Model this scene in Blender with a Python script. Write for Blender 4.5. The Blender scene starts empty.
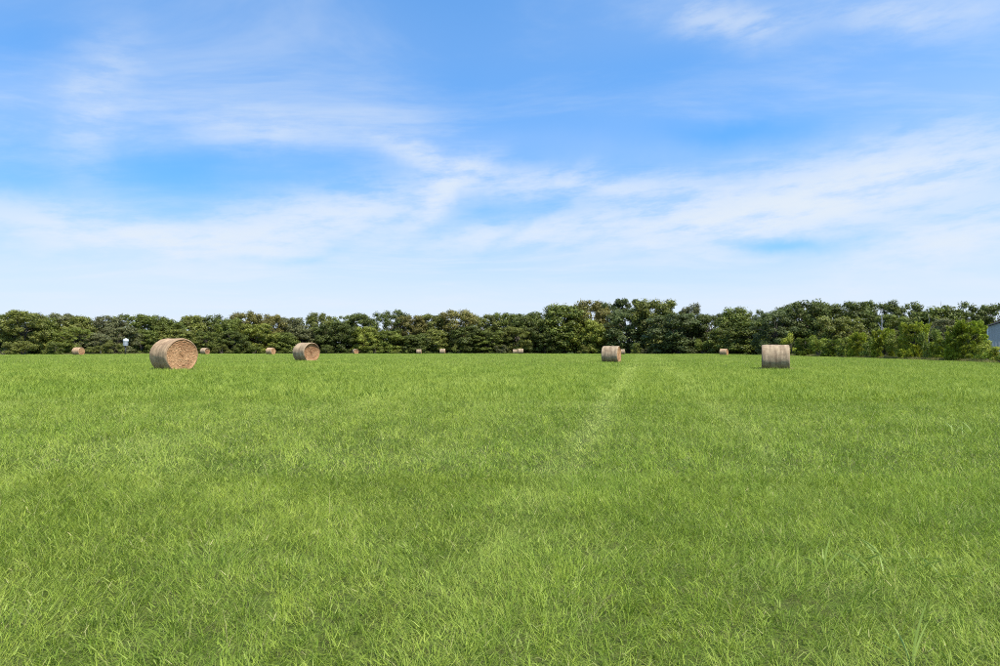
import bpy, math, random
import numpy as np
from mathutils import Vector

random.seed(7)
RNG = np.random.default_rng(11)
SC = bpy.context.scene
COL = SC.collection
R = math.radians

# ---------------------------------------------------------------- camera
CAM_H = 1.30            # metres above the field at the tripod
FOC = 667.0             # focal length in photograph pixels (1000 px wide)
HOR = 347.5             # photograph row of the horizon
cam_d = bpy.data.cameras.new('camera')
cam_d.sensor_width = 36.0
cam_d.lens = 36.0 * FOC / 1000.0
cam_d.clip_start = 0.05
cam_d.clip_end = 6000
cam = bpy.data.objects.new('camera', cam_d)
cam.location = (0, 0, CAM_H)
cam.rotation_euler = (R(90) + math.atan((HOR - 333.0) / FOC), 0, 0)
COL.objects.link(cam)
SC.camera = cam

# ---------------------------------------------------------------- light
SUN_EL = R(57)
SUN_AZ = R(138)         # clockwise from +Y (the view direction): from the right, a little behind the camera
sun_dir = Vector((math.sin(SUN_AZ) * math.cos(SUN_EL), math.cos(SUN_AZ) * math.cos(SUN_EL), math.sin(SUN_EL)))
sd = bpy.data.lights.new('sun', 'SUN')
sd.energy = 4.8
sd.angle = R(0.53)
sd.color = (1.0, 0.955, 0.88)
so = bpy.data.objects.new('sun', sd)
so.rotation_euler = (-sun_dir).to_track_quat('-Z', 'Y').to_euler()
so.location = (30, -20, 60)
COL.objects.link(so)

SC.view_settings.view_transform = 'Standard'
SC.view_settings.look = 'None'
SC.view_settings.gamma = 1.0
SC.view_settings.exposure = 0.45
SC.view_settings.use_curve_mapping = False
SC.cycles.use_denoising = False
SC.cycles.filter_width = 1.05
SC.cycles.max_bounces = 3
SC.cycles.diffuse_bounces = 2
SC.cycles.glossy_bounces = 2
SC.cycles.transmission_bounces = 3
SC.cycles.transparent_max_bounces = 6


# ---------------------------------------------------------------- node helpers
class NT:
    def __init__(self, tree):
        self.t = tree

    def new(self, kind, **kw):
        n = self.t.nodes.new(kind)
        for k, v in kw.items():
            setattr(n, k, v)
        return n

    def put(self, sock, v):
        if v is None:
            return
        if hasattr(v, 'is_output'):
            self.t.links.new(v, sock)
        else:
            sock.default_value = v

    def math(self, op, a, b=None, c=None, clamp=False):
        n = self.new('ShaderNodeMath', operation=op, use_clamp=clamp)
        self.put(n.inputs[0], a); self.put(n.inputs[1], b); self.put(n.inputs[2], c)
        return n.outputs[0]

    def vmath(self, op, a, b=None):
        n = self.new('ShaderNodeVectorMath', operation=op)
        self.put(n.inputs[0], a); self.put(n.inputs[1], b)
        return n.outputs[0]

    def noise(self, vec, scale, detail=3.0, rough=0.55, dist=0.0, kind='FBM'):
        n = self.new('ShaderNodeTexNoise')
        n.noise_type = kind
        self.put(n.inputs['Vector'], vec)
        n.inputs['Scale'].default_value = scale
        n.inputs['Detail'].default_value = detail
        n.inputs['Roughness'].default_value = rough
        n.inputs['Distortion'].default_value = dist
        return n

    def ramp(self, fac, lo, hi, a=0.0, b=1.0, smooth=True):
        n = self.new('ShaderNodeMapRange', interpolation_type='SMOOTHSTEP' if smooth else 'LINEAR')
        self.put(n.inputs[0], fac)
        n.inputs[1].default_value = lo; n.inputs[2].default_value = hi
        n.inputs[3].default_value = a; n.inputs[4].default_value = b
        return n.outputs[0]

    def mix(self, fac, a, b, blend='MIX'):
        n = self.new('ShaderNodeMix', data_type='RGBA', blend_type=blend)
        self.put(n.inputs[0], fac); self.put(n.inputs[6], a); self.put(n.inputs[7], b)
        return n.outputs[2]

    def comb(self, x, y, z):
        n = self.new('ShaderNodeCombineXYZ')
        self.put(n.inputs[0], x); self.put(n.inputs[1], y); self.put(n.inputs[2], z)
        return n.outputs[0]

    def sep(self, v):
        n = self.new('ShaderNodeSeparateXYZ')
        self.put(n.inputs[0], v)
        return n.outputs


def c4(c):
    return (c[0], c[1], c[2], 1.0)


# ---------------------------------------------------------------- sky: daylight with thin cirrus
w = bpy.data.worlds.new('World')
SC.world = w
w.use_nodes = True
w.cycles.sampling_method = 'MANUAL'
w.cycles.sample_map_resolution = 256
wt = w.node_tree
wt.nodes.clear()
N = NT(wt)
sky = N.new('ShaderNodeTexSky', sky_type='NISHITA')
sky.sun_disc = False
sky.sun_elevation = SUN_EL
sky.sun_rotation = SUN_AZ
sky.altitude = 100
sky.air_density = 1.0
sky.dust_density = 0.6
sky.ozone_density = 2.2
dirv = N.new('ShaderNodeTexCoord').outputs['Generated']
dx, dy, dz = N.sep(dirv)
N.put(sky.inputs['Vector'], N.vmath('NORMALIZE', N.comb(dx, dy, N.math('ADD', N.math('MULTIPLY', N.math('MAXIMUM', dz, 0.0), 0.9), 0.20))))   # clear dry air: little glare low down
az = N.math('MULTIPLY', N.math('ARCTAN2', dx, dy), 57.2958)          # degrees right of the view axis
el = N.math('MULTIPLY', N.math('ARCSINE', dz), 57.2958)              # degrees above the horizon
zz = N.math('ADD', N.math('MAXIMUM', dz, 0.0), 0.09)
pl = N.comb(N.math('DIVIDE', dx, zz), N.math('DIVIDE', dy, zz), 0.0)  # the cloud sheet, seen from below
wn = N.noise(pl, 0.55, 1.0, 0.5)
warp = N.vmath('SUBTRACT', wn.outputs['Color'], (0.5, 0.5, 0.5))
ws = N.new('ShaderNodeVectorMath', operation='SCALE')
wt.links.new(warp, ws.inputs[0]); ws.inputs['Scale'].default_value = 1.6
pw = N.vmath('ADD', pl, ws.outputs[0])
mp = N.new('ShaderNodeMapping')
mp.inputs['Rotation'].default_value = (0, 0, R(18))
mp.inputs['Scale'].default_value = (0.42, 1.0, 1.0)
wt.links.new(pw, mp.inputs['Vector'])
broad = N.noise(mp.outputs[0], 0.62, 2.0, 0.52, 0.0).outputs[0]
wisp = N.noise(mp.outputs[0], 1.9, 6.0, 0.64, 0.0).outputs[0]
veil = N.ramp(broad, 0.34, 0.74, 0.02, 0.30)
fine = N.math('MULTIPLY', N.ramp(wisp, 0.42, 0.72), N.ramp(broad, 0.38, 0.62, 0.10, 0.42))
# soft wander for the drawn-out streaks
wn2 = N.noise(dirv, 7.0, 5.0, 0.62)
wa = N.sep(wn2.outputs['Color'])
az2 = N.math('ADD', az, N.math('MULTIPLY', N.math('SUBTRACT', wa[0], 0.5), 6.0))
el2 = N.math('ADD', el, N.math('MULTIPLY', N.math('SUBTRACT', wa[1], 0.5), 2.8))
brk = N.ramp(N.noise(N.comb(N.math('MULTIPLY', az, 0.095), N.math('MULTIPLY', N.math('SUBTRACT', el, N.math('MULTIPLY', az, .08)), 0.36), 3.1), 1.9, 6.0, 0.63, 0.0).outputs[0], 0.33, 0.62, 0.28, 1.1)


def pa(px, py):
    """photograph pixel -> azimuth, elevation in degrees"""
    x, z = (px - 500) / FOC, (HOR - py) / FOC
    return math.degrees(math.atan(x)), math.degrees(math.atan2(z, math.hypot(1, x)))


def streak(p0, p1, wid, amp):
    a0, e0 = pa(*p0); a1, e1 = pa(*p1)
    L = math.hypot(a1 - a0, e1 - e0); ux, uy = (a1 - a0) / L, (e1 - e0) / L
    cx, cy = (a0 + a1) / 2, (e0 + e1) / 2
    qx = N.math('SUBTRACT', az2, cx); qy = N.math('SUBTRACT', el2, cy)
    s = N.math('MULTIPLY', N.math('ADD', N.math('MULTIPLY', qx, ux), N.math('MULTIPLY', qy, uy)), 1.0 / (L * 0.5))
    t = N.math('MULTIPLY', N.math('SUBTRACT', N.math('MULTIPLY', qy, ux), N.math('MULTIPLY', qx, uy)), 1.0 / (wid / FOC * 57.3))
    d2 = N.math('ADD', N.math('MULTIPLY', s, s), N.math('MULTIPLY', t, t))
    return N.math('MULTIPLY', N.math('EXPONENT', N.math('MULTIPLY', d2, -1.0)), amp)


STREAKS = [((-60, 205), (240, 250), 15, 1.1), ((150, 246), (430, 200), 24, 1.15),
           ((370, 138), (470, 176), 12, .75), ((476, 165), (405, 225), 11, .8),
           ((420, 246), (600, 222), 12, 1.0), ((460, 180), (700, 188), 15, .8), ((580, 238), (860, 205), 24, 1.2),
           ((720, 215), (1060, 140), 30, 1.2), ((840, 272), (1080, 205), 20, 1.1), ((670, 8), (790, 26), 14, .5),
           ((820, 6), (1010, 14), 18, .35), ((75, 185), (115, 40), 26, .40), ((180, 118), (340, 134), 18, .45)]
GAPS = [((-60, 45), (70, 30), 22, .6), ((100, 166), (240, 160), 14, .9), ((660, 135), (830, 128), 15, .95), ((725, 246), (850, 246), 9, 1.0),
        ((400, 85), (520, 90), 30, .5), ((480, 118), (700, 120), 18, .5), ((190, 258), (400, 252), 6, .5), ((470, 262), (560, 205), 7, .4)]
acc = None
for s_ in STREAKS:
    v = streak(*s_)
    acc = v if acc is None else N.math('ADD', acc, v)
acc = N.math('MULTIPLY', acc, brk)
gap = None
for s_ in GAPS:
    v = streak(*s_)
    gap = v if gap is None else N.math('ADD', gap, v)
cl = N.math('ADD', N.math('ADD', veil, fine), acc)
cl = N.math('MULTIPLY', cl, N.math('SUBTRACT', 1.0, gap, clamp=True))
le = N.math('DIVIDE', N.math('MAXIMUM', el, 0.0), 6.3)
low = N.math('EXPONENT', N.math('MULTIPLY', N.math('MULTIPLY', le, le), -1.0))   # the cirrus sheet thickens towards the horizon
low = N.math('MULTIPLY', N.math('MULTIPLY', low, 1.75), N.math('SUBTRACT', 1.0, N.math('MULTIPLY', gap, .6), clamp=True))
cl = N.math('ADD', cl, low)
# saturating optical depth
cl = N.math('SUBTRACT', 1.0, N.math('EXPONENT', N.math('MULTIPLY', cl, -1.35)), clamp=True)
SKY_K = 0.115
skb = N.mix(1.0, sky.outputs[0], (0.80, 1.50, 1.90, 1.0), 'MULTIPLY')
cloud_c = (5.1, 5.56, 6.05, 1.0)
skc = N.mix(cl, skb, cloud_c)
bg = N.new('ShaderNodeBackground')
wt.links.new(skc, bg.inputs[0])
bg.inputs[1].default_value = SKY_K
wo = N.new('ShaderNodeOutputWorld')
wt.links.new(bg.outputs[0], wo.inputs[0])

# ---------------------------------------------------------------- terrain
BALES = [  # centre px, bottom row, height px, diameter, length, yaw of axis, variant, label
    (174.0, 370.6, 33.2, 1.60, 1.62, -37, 0, 'largest hay bale, left foreground, its broad orange-brown end facing right'),
    (775.2, 370.4, 27.0, 1.58, 1.50, -21, 1, 'grey-brown hay bale showing only its streaked round side, right of centre'),
    (306.3, 361.2, 19.3, 1.60, 1.62, -39, 2, 'hay bale with a sunken dark brown end, second largest on the left'),
    (611.2, 362.4, 17.2, 1.58, 1.50, -24, 1, 'hay bale right of centre with a thin orange end on its right'),
    (78.5, 355.0, 7.9, 1.60, 1.70, -14, 0, 'small hay bale farthest left, in front of the bushes'),
    (205.0, 354.3, 6.6, 1.58, 1.60, -21, 2, 'small hay bale just right of the largest bale, near the trees'),
    (270.8, 354.4, 7.0, 1.58, 1.60, -22, 0, 'small hay bale between the largest bale and the sunken-ended one'),
    (355.6, 353.9, 5.2, 1.50, 1.45, -60, 2, 'tiny orange-brown hay bale below the pale green tree'),
    (419.0, 353.9, 4.8, 1.45, 1.45, 3, 1, 'faintest tiny hay bale, left of the other bale at the wood edge'),
    (442.6, 353.8, 5.3, 1.55, 1.55, 0, 1, 'tiny pale hay bale at the wood edge left of the centre'),
    (515.0, 353.7, 4.6, 1.50, 1.40, -2, 1, 'smaller left one of two tiny touching hay bales near the centre'),
    (520.6, 353.9, 5.5, 1.55, 1.50, 0, 1, 'larger right one of two tiny touching hay bales near the centre'),
    (622.3, 354.4, 5.4, 1.52, 1.40, -12, 1, 'tiny pale hay bale peeping out behind the orange-ended bale'),
    (723.8, 355.2, 6.6, 1.50, 1.60, -38, 0, 'tiny brown hay bale left of the grey-brown bale, by the trees'),
]


def X(px, d):
    return (px - 500) / FOC * d


def Zp(py, d):
    return CAM_H - (py - HOR) / FOC * d


CTRL = [(0, 0, 0), (-6, 8, 0.02), (6, 8, -0.01), (0, 18, 0.02), (-25, -10, 0.05), (25, -10, -0.05), (0, -40, 0)]
BP = []
for b in BALES:
    d = b[3] * FOC / b[2]
    BP.append((X(b[0], d), d, Zp(b[1], d)))
CTRL += BP


def tree_depth(px):
    return float(np.interp(px, [-120, 0, 100, 200, 300, 450, 600, 650, 690, 745, 790, 1000, 1120],
                           [140, 148, 158, 190, 215, 228, 232, 212, 196, 172, 160, 140, 130]))


for px in range(-100, 780, 70):
    d = tree_depth(px)
    CTRL.append((X(px, d), d, Zp(354.0 if px > 60 else 354.6, d)))
    CTRL.append((X(px, d * 1.5), d * 1.5, Zp(354.0, d) - .1))
HEDGE = [(800, 356.2), (850, 357.4), (900, 359.2), (940, 360.5), (985, 362.6), (1060, 367)]
for px, py in HEDGE:
    z = float(np.interp(px, [800, 1060], [-0.32, -0.1]))
    d = (CAM_H - z) * FOC / (py - HOR)
    CTRL.append((X(px, d), d, z))
for a in range(0, 360, 30):
    CTRL.append((600 * math.sin(R(a)), 600 * math.cos(R(a)), -0.6))
CT = np.array(CTRL)


def ground_z(x, y):
    x = np.asarray(x, float); y = np.asarray(y, float)
    r2 = (x[..., None] - CT[:, 0]) ** 2 + (y[..., None] - CT[:, 1]) ** 2
    soft = 4.0 + 0.0006 * (CT[:, 0] ** 2 + CT[:, 1] ** 2)
    wgt = 1.0 / (r2 + soft) ** 1.6
    return (wgt * CT[:, 2]).sum(-1) / wgt.sum(-1)


def gz(x, y):
    return float(ground_z(np.array([x]), np.array([y]))[0])


# ---------------------------------------------------------------- mesh helpers
def mesh_from(name, verts, faces, mat=None, smooth=False):
    me = bpy.data.meshes.new(name)
    verts = np.asarray(verts, np.float32)
    if isinstance(faces, np.ndarray):
        k = faces.shape[1]
        me.vertices.add(len(verts)); me.vertices.foreach_set('co', verts.ravel())
        me.loops.add(faces.size); me.loops.foreach_set('vertex_index', faces.ravel().astype(np.int32))
        me.polygons.add(len(faces))
        me.polygons.foreach_set('loop_start', np.arange(0, faces.size, k, dtype=np.int32))
        me.polygons.foreach_set('loop_total', np.full(len(faces), k, np.int32))
        me.update(calc_edges=True)
    else:
        me.from_pydata([tuple(v) for v in verts], [], faces)
        me.update()
    if smooth:
        me.polygons.foreach_set('use_smooth', np.ones(len(me.polygons), bool))
    if mat:
        me.materials.append(mat)
    return me


def obj(name, me, parent=None, kind=None, label=None, cat=None, group=None):
    o = bpy.data.objects.new(name, me)
    COL.objects.link(o)
    if parent:
        o.parent = parent
    if kind: o['kind'] = kind
    if label: o['label'] = label
    if cat: o['category'] = cat
    if group: o['group'] = group
    return o


class MB:
    def __init__(self):
        self.v = []; self.f = []

    def tube(self, pts, rad, n=7, cap=True):
        pts = [Vector(p) for p in pts]
        b0 = len(self.v)
        prev = None
        for i, p in enumerate(pts):
            t = (pts[min(i + 1, len(pts) - 1)] - pts[max(i - 1, 0)]).normalized()
            a = prev if prev is not None else (Vector((1, 0, 0)) if abs(t.x) < .8 else Vector((0, 1, 0)))
            u = (a - t * a.dot(t)).normalized(); prev = u
            v = t.cross(u)
            for k in range(n):
                an = 2 * math.pi * k / n
                self.v.append(p + (u * math.cos(an) + v * math.sin(an)) * rad[i])
        for i in range(len(pts) - 1):
            for k in range(n):
                a = b0 + i * n + k; b = b0 + i * n + (k + 1) % n
                self.f.append((a, b, b + n, a + n))
        if cap:
            self.f.append(tuple(b0 + k for k in reversed(range(n))))
            e = b0 + (len(pts) - 1) * n
            self.f.append(tuple(e + k for k in range(n)))

    def box(self, c, s, rz=0.0):
        b0 = len(self.v)
        ca, sa = math.cos(rz), math.sin(rz)
        for sz in (-1, 1):
            for sx, sy in ((-1, -1), (1, -1), (1, 1), (-1, 1)):
                x, y = sx * s[0] / 2, sy * s[1] / 2
                self.v.append(Vector((c[0] + x * ca - y * sa, c[1] + x * sa + y * ca, c[2] + sz * s[2] / 2)))
        for q in ((3, 2, 1, 0), (4, 5, 6, 7), (0, 1, 5, 4), (1, 2, 6, 5), (2, 3, 7, 6), (3, 0, 4, 7)):
            self.f.append(tuple(b0 + k for k in q))

    def poly(self, pts, thick):
        """a flat polygon with thickness along its normal"""
        pts = [Vector(p) for p in pts]
        nrm = (pts[1] - pts[0]).cross(pts[2] - pts[0]).normalized() * thick
        b0 = len(self.v); n = len(pts)
        self.v += pts + [p + nrm for p in pts]
        self.f.append(tuple(b0 + k for k in reversed(range(n))))
        self.f.append(tuple(b0 + n + k for k in range(n)))
        for k in range(n):
            a, b = b0 + k, b0 + (k + 1) % n
            self.f.append((a, b, b + n, a + n))

    def mesh(self, name, mat, smooth=False):
        return mesh_from(name, [tuple(v) for v in self.v], self.f, mat, smooth)


# ---------------------------------------------------------------- materials
def material(name):
    m = bpy.data.materials.new(name)
    m.use_nodes = True
    m.node_tree.nodes.clear()
    return m, NT(m.node_tree)


def finish(n, bsdf):
    o = n.new('ShaderNodeOutputMaterial')
    n.t.links.new(bsdf, o.inputs['Surface'])


def principled(n, col, rough=0.8, bump=None, bstr=0.3, metal=0.0, spec=0.3):
    p = n.new('ShaderNodeBsdfPrincipled')
    n.put(p.inputs['Base Color'], col)
    n.put(p.inputs['Roughness'], rough)
    p.inputs['Metallic'].default_value = metal
    p.inputs['Specular IOR Level'].default_value = spec
    if bump is not None:
        b = n.new('ShaderNodeBump')
        b.inputs['Strength'].default_value = bstr
        b.inputs['Distance'].default_value = 0.03
        n.put(b.inputs['Height'], bump)
        n.t.links.new(b.outputs[0], p.inputs['Normal'])
    return p


def leafy(n, col, trans=0.3, rough=0.6, spec=0.25):
    p = principled(n, col, rough, spec=spec)
    t = n.new('ShaderNodeBsdfTranslucent')
    n.put(t.inputs[0], n.mix(1.0, col, (1.15, 1.2, 0.6, 1), 'MULTIPLY'))
    m = n.new('ShaderNodeMixShader')
    m.inputs[0].default_value = trans
    n.t.links.new(p.outputs[0], m.inputs[1]); n.t.links.new(t.outputs[0], m.inputs[2])
    return m.outputs[0]


def field_patch(n):
    """slow colour drift of the field, shared by soil and blades"""
    pos = n.new('ShaderNodeNewGeometry').outputs['Position']
    px_, py_, pz_ = n.sep(pos)
    st = n.comb(n.math('ADD', n.math('MULTIPLY', px_, 1.0), n.math('MULTIPLY', py_, -0.22)), n.math('MULTIPLY', py_, 0.22), 0)
    a = n.noise(st, 0.16, 4, 0.6).outputs[0]
    b = n.noise(pos, 0.9, 3, 0.6).outputs[0]
    return pos, a, b


def mat_grass():
    m, n = material('grass_blade')
    pos, a, b = field_patch(n)
    oi = n.new('ShaderNodeObjectInfo')
    isl = n.new('ShaderNodeNewGeometry').outputs['Random Per Island']
    col = n.mix(n.ramp(a, .32, .68), (0.203, 0.282, 0.031, 1), (0.256, 0.322, 0.045, 1))
    col = n.mix(n.math('MULTIPLY', n.ramp(b, .45, .70), .45), col, (0.108, 0.192, 0.026, 1))
    col = n.mix(n.math('MULTIPLY', n.ramp(isl, .55, 1.0), .55), col, (0.345, 0.410, 0.115, 1))
    col = n.mix(n.math('MULTIPLY', n.ramp(oi.outputs['Random'], .6, 1.0), .35), col, (0.110, 0.185, 0.018, 1))
    col = n.mix(n.math('MULTIPLY', n.ramp(isl, .955, .965), .8), col, (0.36, 0.33, 0.15, 1))
    at = n.new('ShaderNodeAttribute', attribute_type='INSTANCER', attribute_name='dry')
    av = n.new('ShaderNodeAttribute', attribute_type='GEOMETRY', attribute_name='dryv')
    col = n.mix(n.math('MULTIPLY', n.math('ADD', at.outputs['Fac'], av.outputs['Fac'], clamp=True), .7), col, (0.400, 0.460, 0.115, 1))
    tn = n.new('ShaderNodeAttribute', attribute_type='GEOMETRY', attribute_name='tone').outputs['Fac']
    col = n.mix(1.0, col, n.mix(tn, (.68, .77, .66, 1), (1.42, 1.30, 1.40, 1)), 'MULTIPLY')
    finish(n, leafy(n, col, 0.25, 0.6, 0.10))
    return m


def mat_dry():
    m, n = material('dry_grass_blade')
    isl = n.new('ShaderNodeNewGeometry').outputs['Random Per Island']
    col = n.mix(isl, (0.26, 0.20, 0.10, 1), (0.16, 0.19, 0.05, 1))
    finish(n, leafy(n, col, 0.25, 0.8, 0.1))
    return m


def mat_soil():
    m, n = material('field_ground')
    pos, a, b = field_patch(n)
    f = n.noise(pos, 45.0, 5, 0.75).outputs[0]
    f2 = n.noise(pos, 6.0, 3, 0.6).outputs[0]
    col = n.mix(n.ramp(a, .3, .7), (0.095, 0.145, 0.020, 1), (0.115, 0.160, 0.024, 1))
    col = n.mix(n.ramp(f2, .4, .65), col, (0.095, 0.100, 0.028, 1))
    col = n.mix(n.ramp(f, .42, .60), col, (0.055, 0.070, 0.016, 1))
    col = n.mix(n.ramp(f, .60, .70), col, (0.20, 0.19, 0.075, 1))
    finish(n, principled(n, col, 0.95, f, 0.5, spec=0.1).outputs[0])
    return m


def mat_leaf():
    m, n = material('tree_leaf')
    oi = n.new('ShaderNodeObjectInfo')
    geo = n.new('ShaderNodeNewGeometry')
    isl = geo.outputs['Random Per Island']
    tc = n.new('ShaderNodeTexCoord').outputs['Object']
    cn = n.noise(tc, 0.55, 2, 0.5).outputs[0]
    hsv = n.new('ShaderNodeHueSaturation')
    n.put(hsv.inputs['Color'], oi.outputs['Color'])
    n.put(hsv.inputs['Hue'], n.math('ADD', 0.476, n.math('MULTIPLY', cn, 0.03)))
    n.put(hsv.inputs['Value'], n.math('MULTIPLY', n.ramp(cn, .3, .7, .72, 1.28), n.ramp(isl, 0, 1, .6, 1.4, False)))
    hsv.inputs['Saturation'].default_value = 1.0
    finish(n, leafy(n, hsv.outputs[0], 0.22, 0.55, 0.3))
    return m


def mat_bark(name, c0, c1):
    m, n = material(name)
    tc = n.new('ShaderNodeTexCoord').outputs['Object']
    mpn = n.new('ShaderNodeMapping'); mpn.inputs['Scale'].default_value = (4, 4, .8)
    n.t.links.new(tc, mpn.inputs[0])
    f = n.noise(mpn.outputs[0], 3, 5, .65).outputs[0]
    finish(n, principled(n, n.mix(n.ramp(f, .3, .7), c4(c0), c4(c1)), .9, f, .6, spec=.1).outputs[0])
    return m


def mat_hay_side():
    m, n = material('hay_net_wrap')
    oi = n.new('ShaderNodeObjectInfo')
    tc = n.new('ShaderNodeTexCoord').outputs['Object']
    ox = n.sep(tc)
    shift = n.math('MULTIPLY', oi.outputs['Random'], 40.0)
    ang = n.math('ARCTAN2', ox[1], ox[2])
    cyl = n.comb(n.math('ADD', ox[0], shift), n.math('MULTIPLY', ang, 0.10), 0)
    bands = n.noise(cyl, 7.0, 4, .65).outputs[0]
    cyl2 = n.comb(n.math('ADD', ox[0], shift), n.math('MULTIPLY', ang, 0.8), 0)
    blot = n.noise(cyl2, 2.6, 4, .6).outputs[0]
    straw = n.noise(n.comb(n.math('MULTIPLY', ox[0], 6.0), n.math('MULTIPLY', ang, 9.0), shift), 5.0, 5, .75).outputs[0]
    col = n.mix(n.ramp(bands, .27, .73), (0.21, 0.150, 0.098, 1), (0.53, 0.405, 0.265, 1))
    col = n.mix(n.math('MULTIPLY', n.ramp(blot, .42, .7), .55), col, (0.215, 0.138, 0.085, 1))
    col = n.mix(n.math('MULTIPLY', n.ramp(straw, .5, .72), .5), col, (0.62, 0.49, 0.32, 1))
    col = n.mix(n.math('MULTIPLY', n.ramp(straw, .46, .30), .55), col, (0.13, 0.085, 0.05, 1))
    col = n.mix(1.0, col, oi.outputs['Color'], 'MULTIPLY')
    finish(n, principled(n, col, .85, n.math('ADD', straw, bands), .7, spec=.15).outputs[0])
    return m


def mat_hay_end():
    m, n = material('hay_end_straw')
    oi = n.new('ShaderNodeObjectInfo')
    tc = n.new('ShaderNodeTexCoord').outputs['Object']
    ox = n.sep(tc)
    shift = n.math('MULTIPLY', oi.outputs['Random'], 40.0)
    r_ = n.math('SQRT', n.math('ADD', n.math('MULTIPLY', ox[1], ox[1]), n.math('MULTIPLY', ox[2], ox[2])))
    ang = n.math('ARCTAN2', ox[1], ox[2])
    spiral = n.comb(n.math('ADD', n.math('MULTIPLY', r_, 9.0), n.math('MULTIPLY', ang, 0.5)), n.math('MULTIPLY', ang, 1.1), shift)
    s1 = n.noise(spiral, 1.5, 5, .7, .4).outputs[0]
    yz = n.comb(ox[1], ox[2], shift)
    s2 = n.noise(yz, 2.1, 4, .6, .8).outputs[0]
    s3 = n.noise(yz, 22.0, 4, .75).outputs[0]
    col = n.mix(n.ramp(s1, .25, .75), (0.33, 0.190, 0.100, 1), (0.47, 0.305, 0.170, 1))
    col = n.mix(n.math('MULTIPLY', n.ramp(s2, .47, .60), .7), col, (0.225, 0.115, 0.058, 1))
    col = n.mix(n.math('MULTIPLY', n.ramp(s3, .52, .70), .75), col, (0.68, 0.47, 0.28, 1))
    col = n.mix(n.math('MULTIPLY', n.ramp(s3, .46, .32), .7), col, (0.10, 0.050, 0.024, 1))
    col = n.mix(1.0, col, oi.outputs['Color'], 'MULTIPLY')
    finish(n, principled(n, col, .9, n.math('ADD', s3, s1), .8, spec=.1).outputs[0])
    return m


def mat_plain(name, col, rough=.6, metal=0., spec=.4, var=.15, scale=6.):
    m, n = material(name)
    tc = n.new('ShaderNodeTexCoord').outputs['Object']
    f = n.noise(tc, scale, 5, .65).outputs[0]
    lo = tuple(c * (1 - var) for c in col); hi = tuple(min(1, c * (1 + var)) for c in col)
    finish(n, principled(n, n.mix(n.ramp(f, .3, .7), c4(lo), c4(hi)), rough, f, .15, metal, spec).outputs[0])
    return m


M_GRASS, M_DRY, M_SOIL, M_LEAF = mat_grass(), mat_dry(), mat_soil(), mat_leaf()
M_BARK = mat_bark('oak_bark', (.06, .047, .036), (.15, .125, .10))
M_DEAD = mat_bark('bleached_deadwood', (.20, .19, .18), (.40, .39, .37))
M_SIDE, M_END = mat_hay_side(), mat_hay_end()
M_STRAW = mat_plain('loose_straw', (.52, .38, .21), .8, var=.3)

# ---------------------------------------------------------------- the field
def build_ground():
    rad = np.concatenate([[0.0], np.geomspace(0.6, 3500, 120)])
    na = 144
    V = []
    for r in rad:
        for k in range(na if r > 0 else 1):
            a = 2 * math.pi * k / na
            V.append((r * math.sin(a), r * math.cos(a)))
    V = np.array(V)
    z = ground_z(V[:, 0], V[:, 1])
    F = []
    for k in range(na):
        F.append((0, 1 + (k + 1) % na, 1 + k))
    for i in range(1, len(rad) - 1):
        b = 1 + (i - 1) * na
        for k in range(na):
            k2 = (k + 1) % na
            F.append((b + k, b + k2, b + na + k2, b + na + k))
    me = mesh_from('hay_field', np.column_stack([V, z]), F, M_SOIL, True)
    if me.polygons[5].normal.z < 0:
        me.flip_normals()
    obj('hay_field', me, kind='structure')


build_ground()


# ---------------------------------------------------------------- grass
def blade_mesh(root, ang, L, th, bend, W, twist, seg):
    """many bent, tapering blades; every argument is an array, one entry per blade"""
    nb = len(root)
    p = root.copy()
    V = np.zeros((nb, 2 * seg + 1, 3), np.float32)
    zmin = root[:, 2] + .02
    side = np.column_stack([-np.sin(ang + twist), np.cos(ang + twist), np.zeros(nb)])
    for s in range(seg + 1):
        t = s / seg
        ww = (W * (1 - t) ** .6)[:, None] * side * .5
        if s < seg:
            V[:, 2 * s] = p - ww; V[:, 2 * s + 1] = p + ww
            a = np.minimum(th + bend * (t + .5 / seg), 1.8)
            p = p + np.column_stack([np.sin(a) * np.cos(ang), np.sin(a) * np.sin(ang), np.cos(a)]) * (L / seg)[:, None]
            p[:, 2] = np.maximum(p[:, 2], zmin)
        else:
            V[:, 2 * s] = p
    k = 2 * seg + 1
    loops = []
    for s in range(seg - 1):
        loops += [2 * s, 2 * s + 1, 2 * s + 3, 2 * s + 2]
    loops += [2 * seg - 2, 2 * seg - 1, 2 * seg]
    tot = np.array([4] * (seg - 1) + [3], np.int32)
    lp = (np.arange(nb, dtype=np.int32)[:, None] * k + np.array(loops, np.int32)).ravel()
    lt = np.tile(tot, nb)
    ls = np.concatenate([[0], np.cumsum(lt)[:-1]]).astype(np.int32)
    me = bpy.data.meshes.new('grass')
    me.vertices.add(nb * k); me.vertices.foreach_set('co', V.ravel())
    me.loops.add(len(lp)); me.loops.foreach_set('vertex_index', lp)
    me.polygons.add(len(lt)); me.polygons.foreach_set('loop_start', ls); me.polygons.foreach_set('loop_total', lt)
    me.update(calc_edges=True)
    return me


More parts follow.
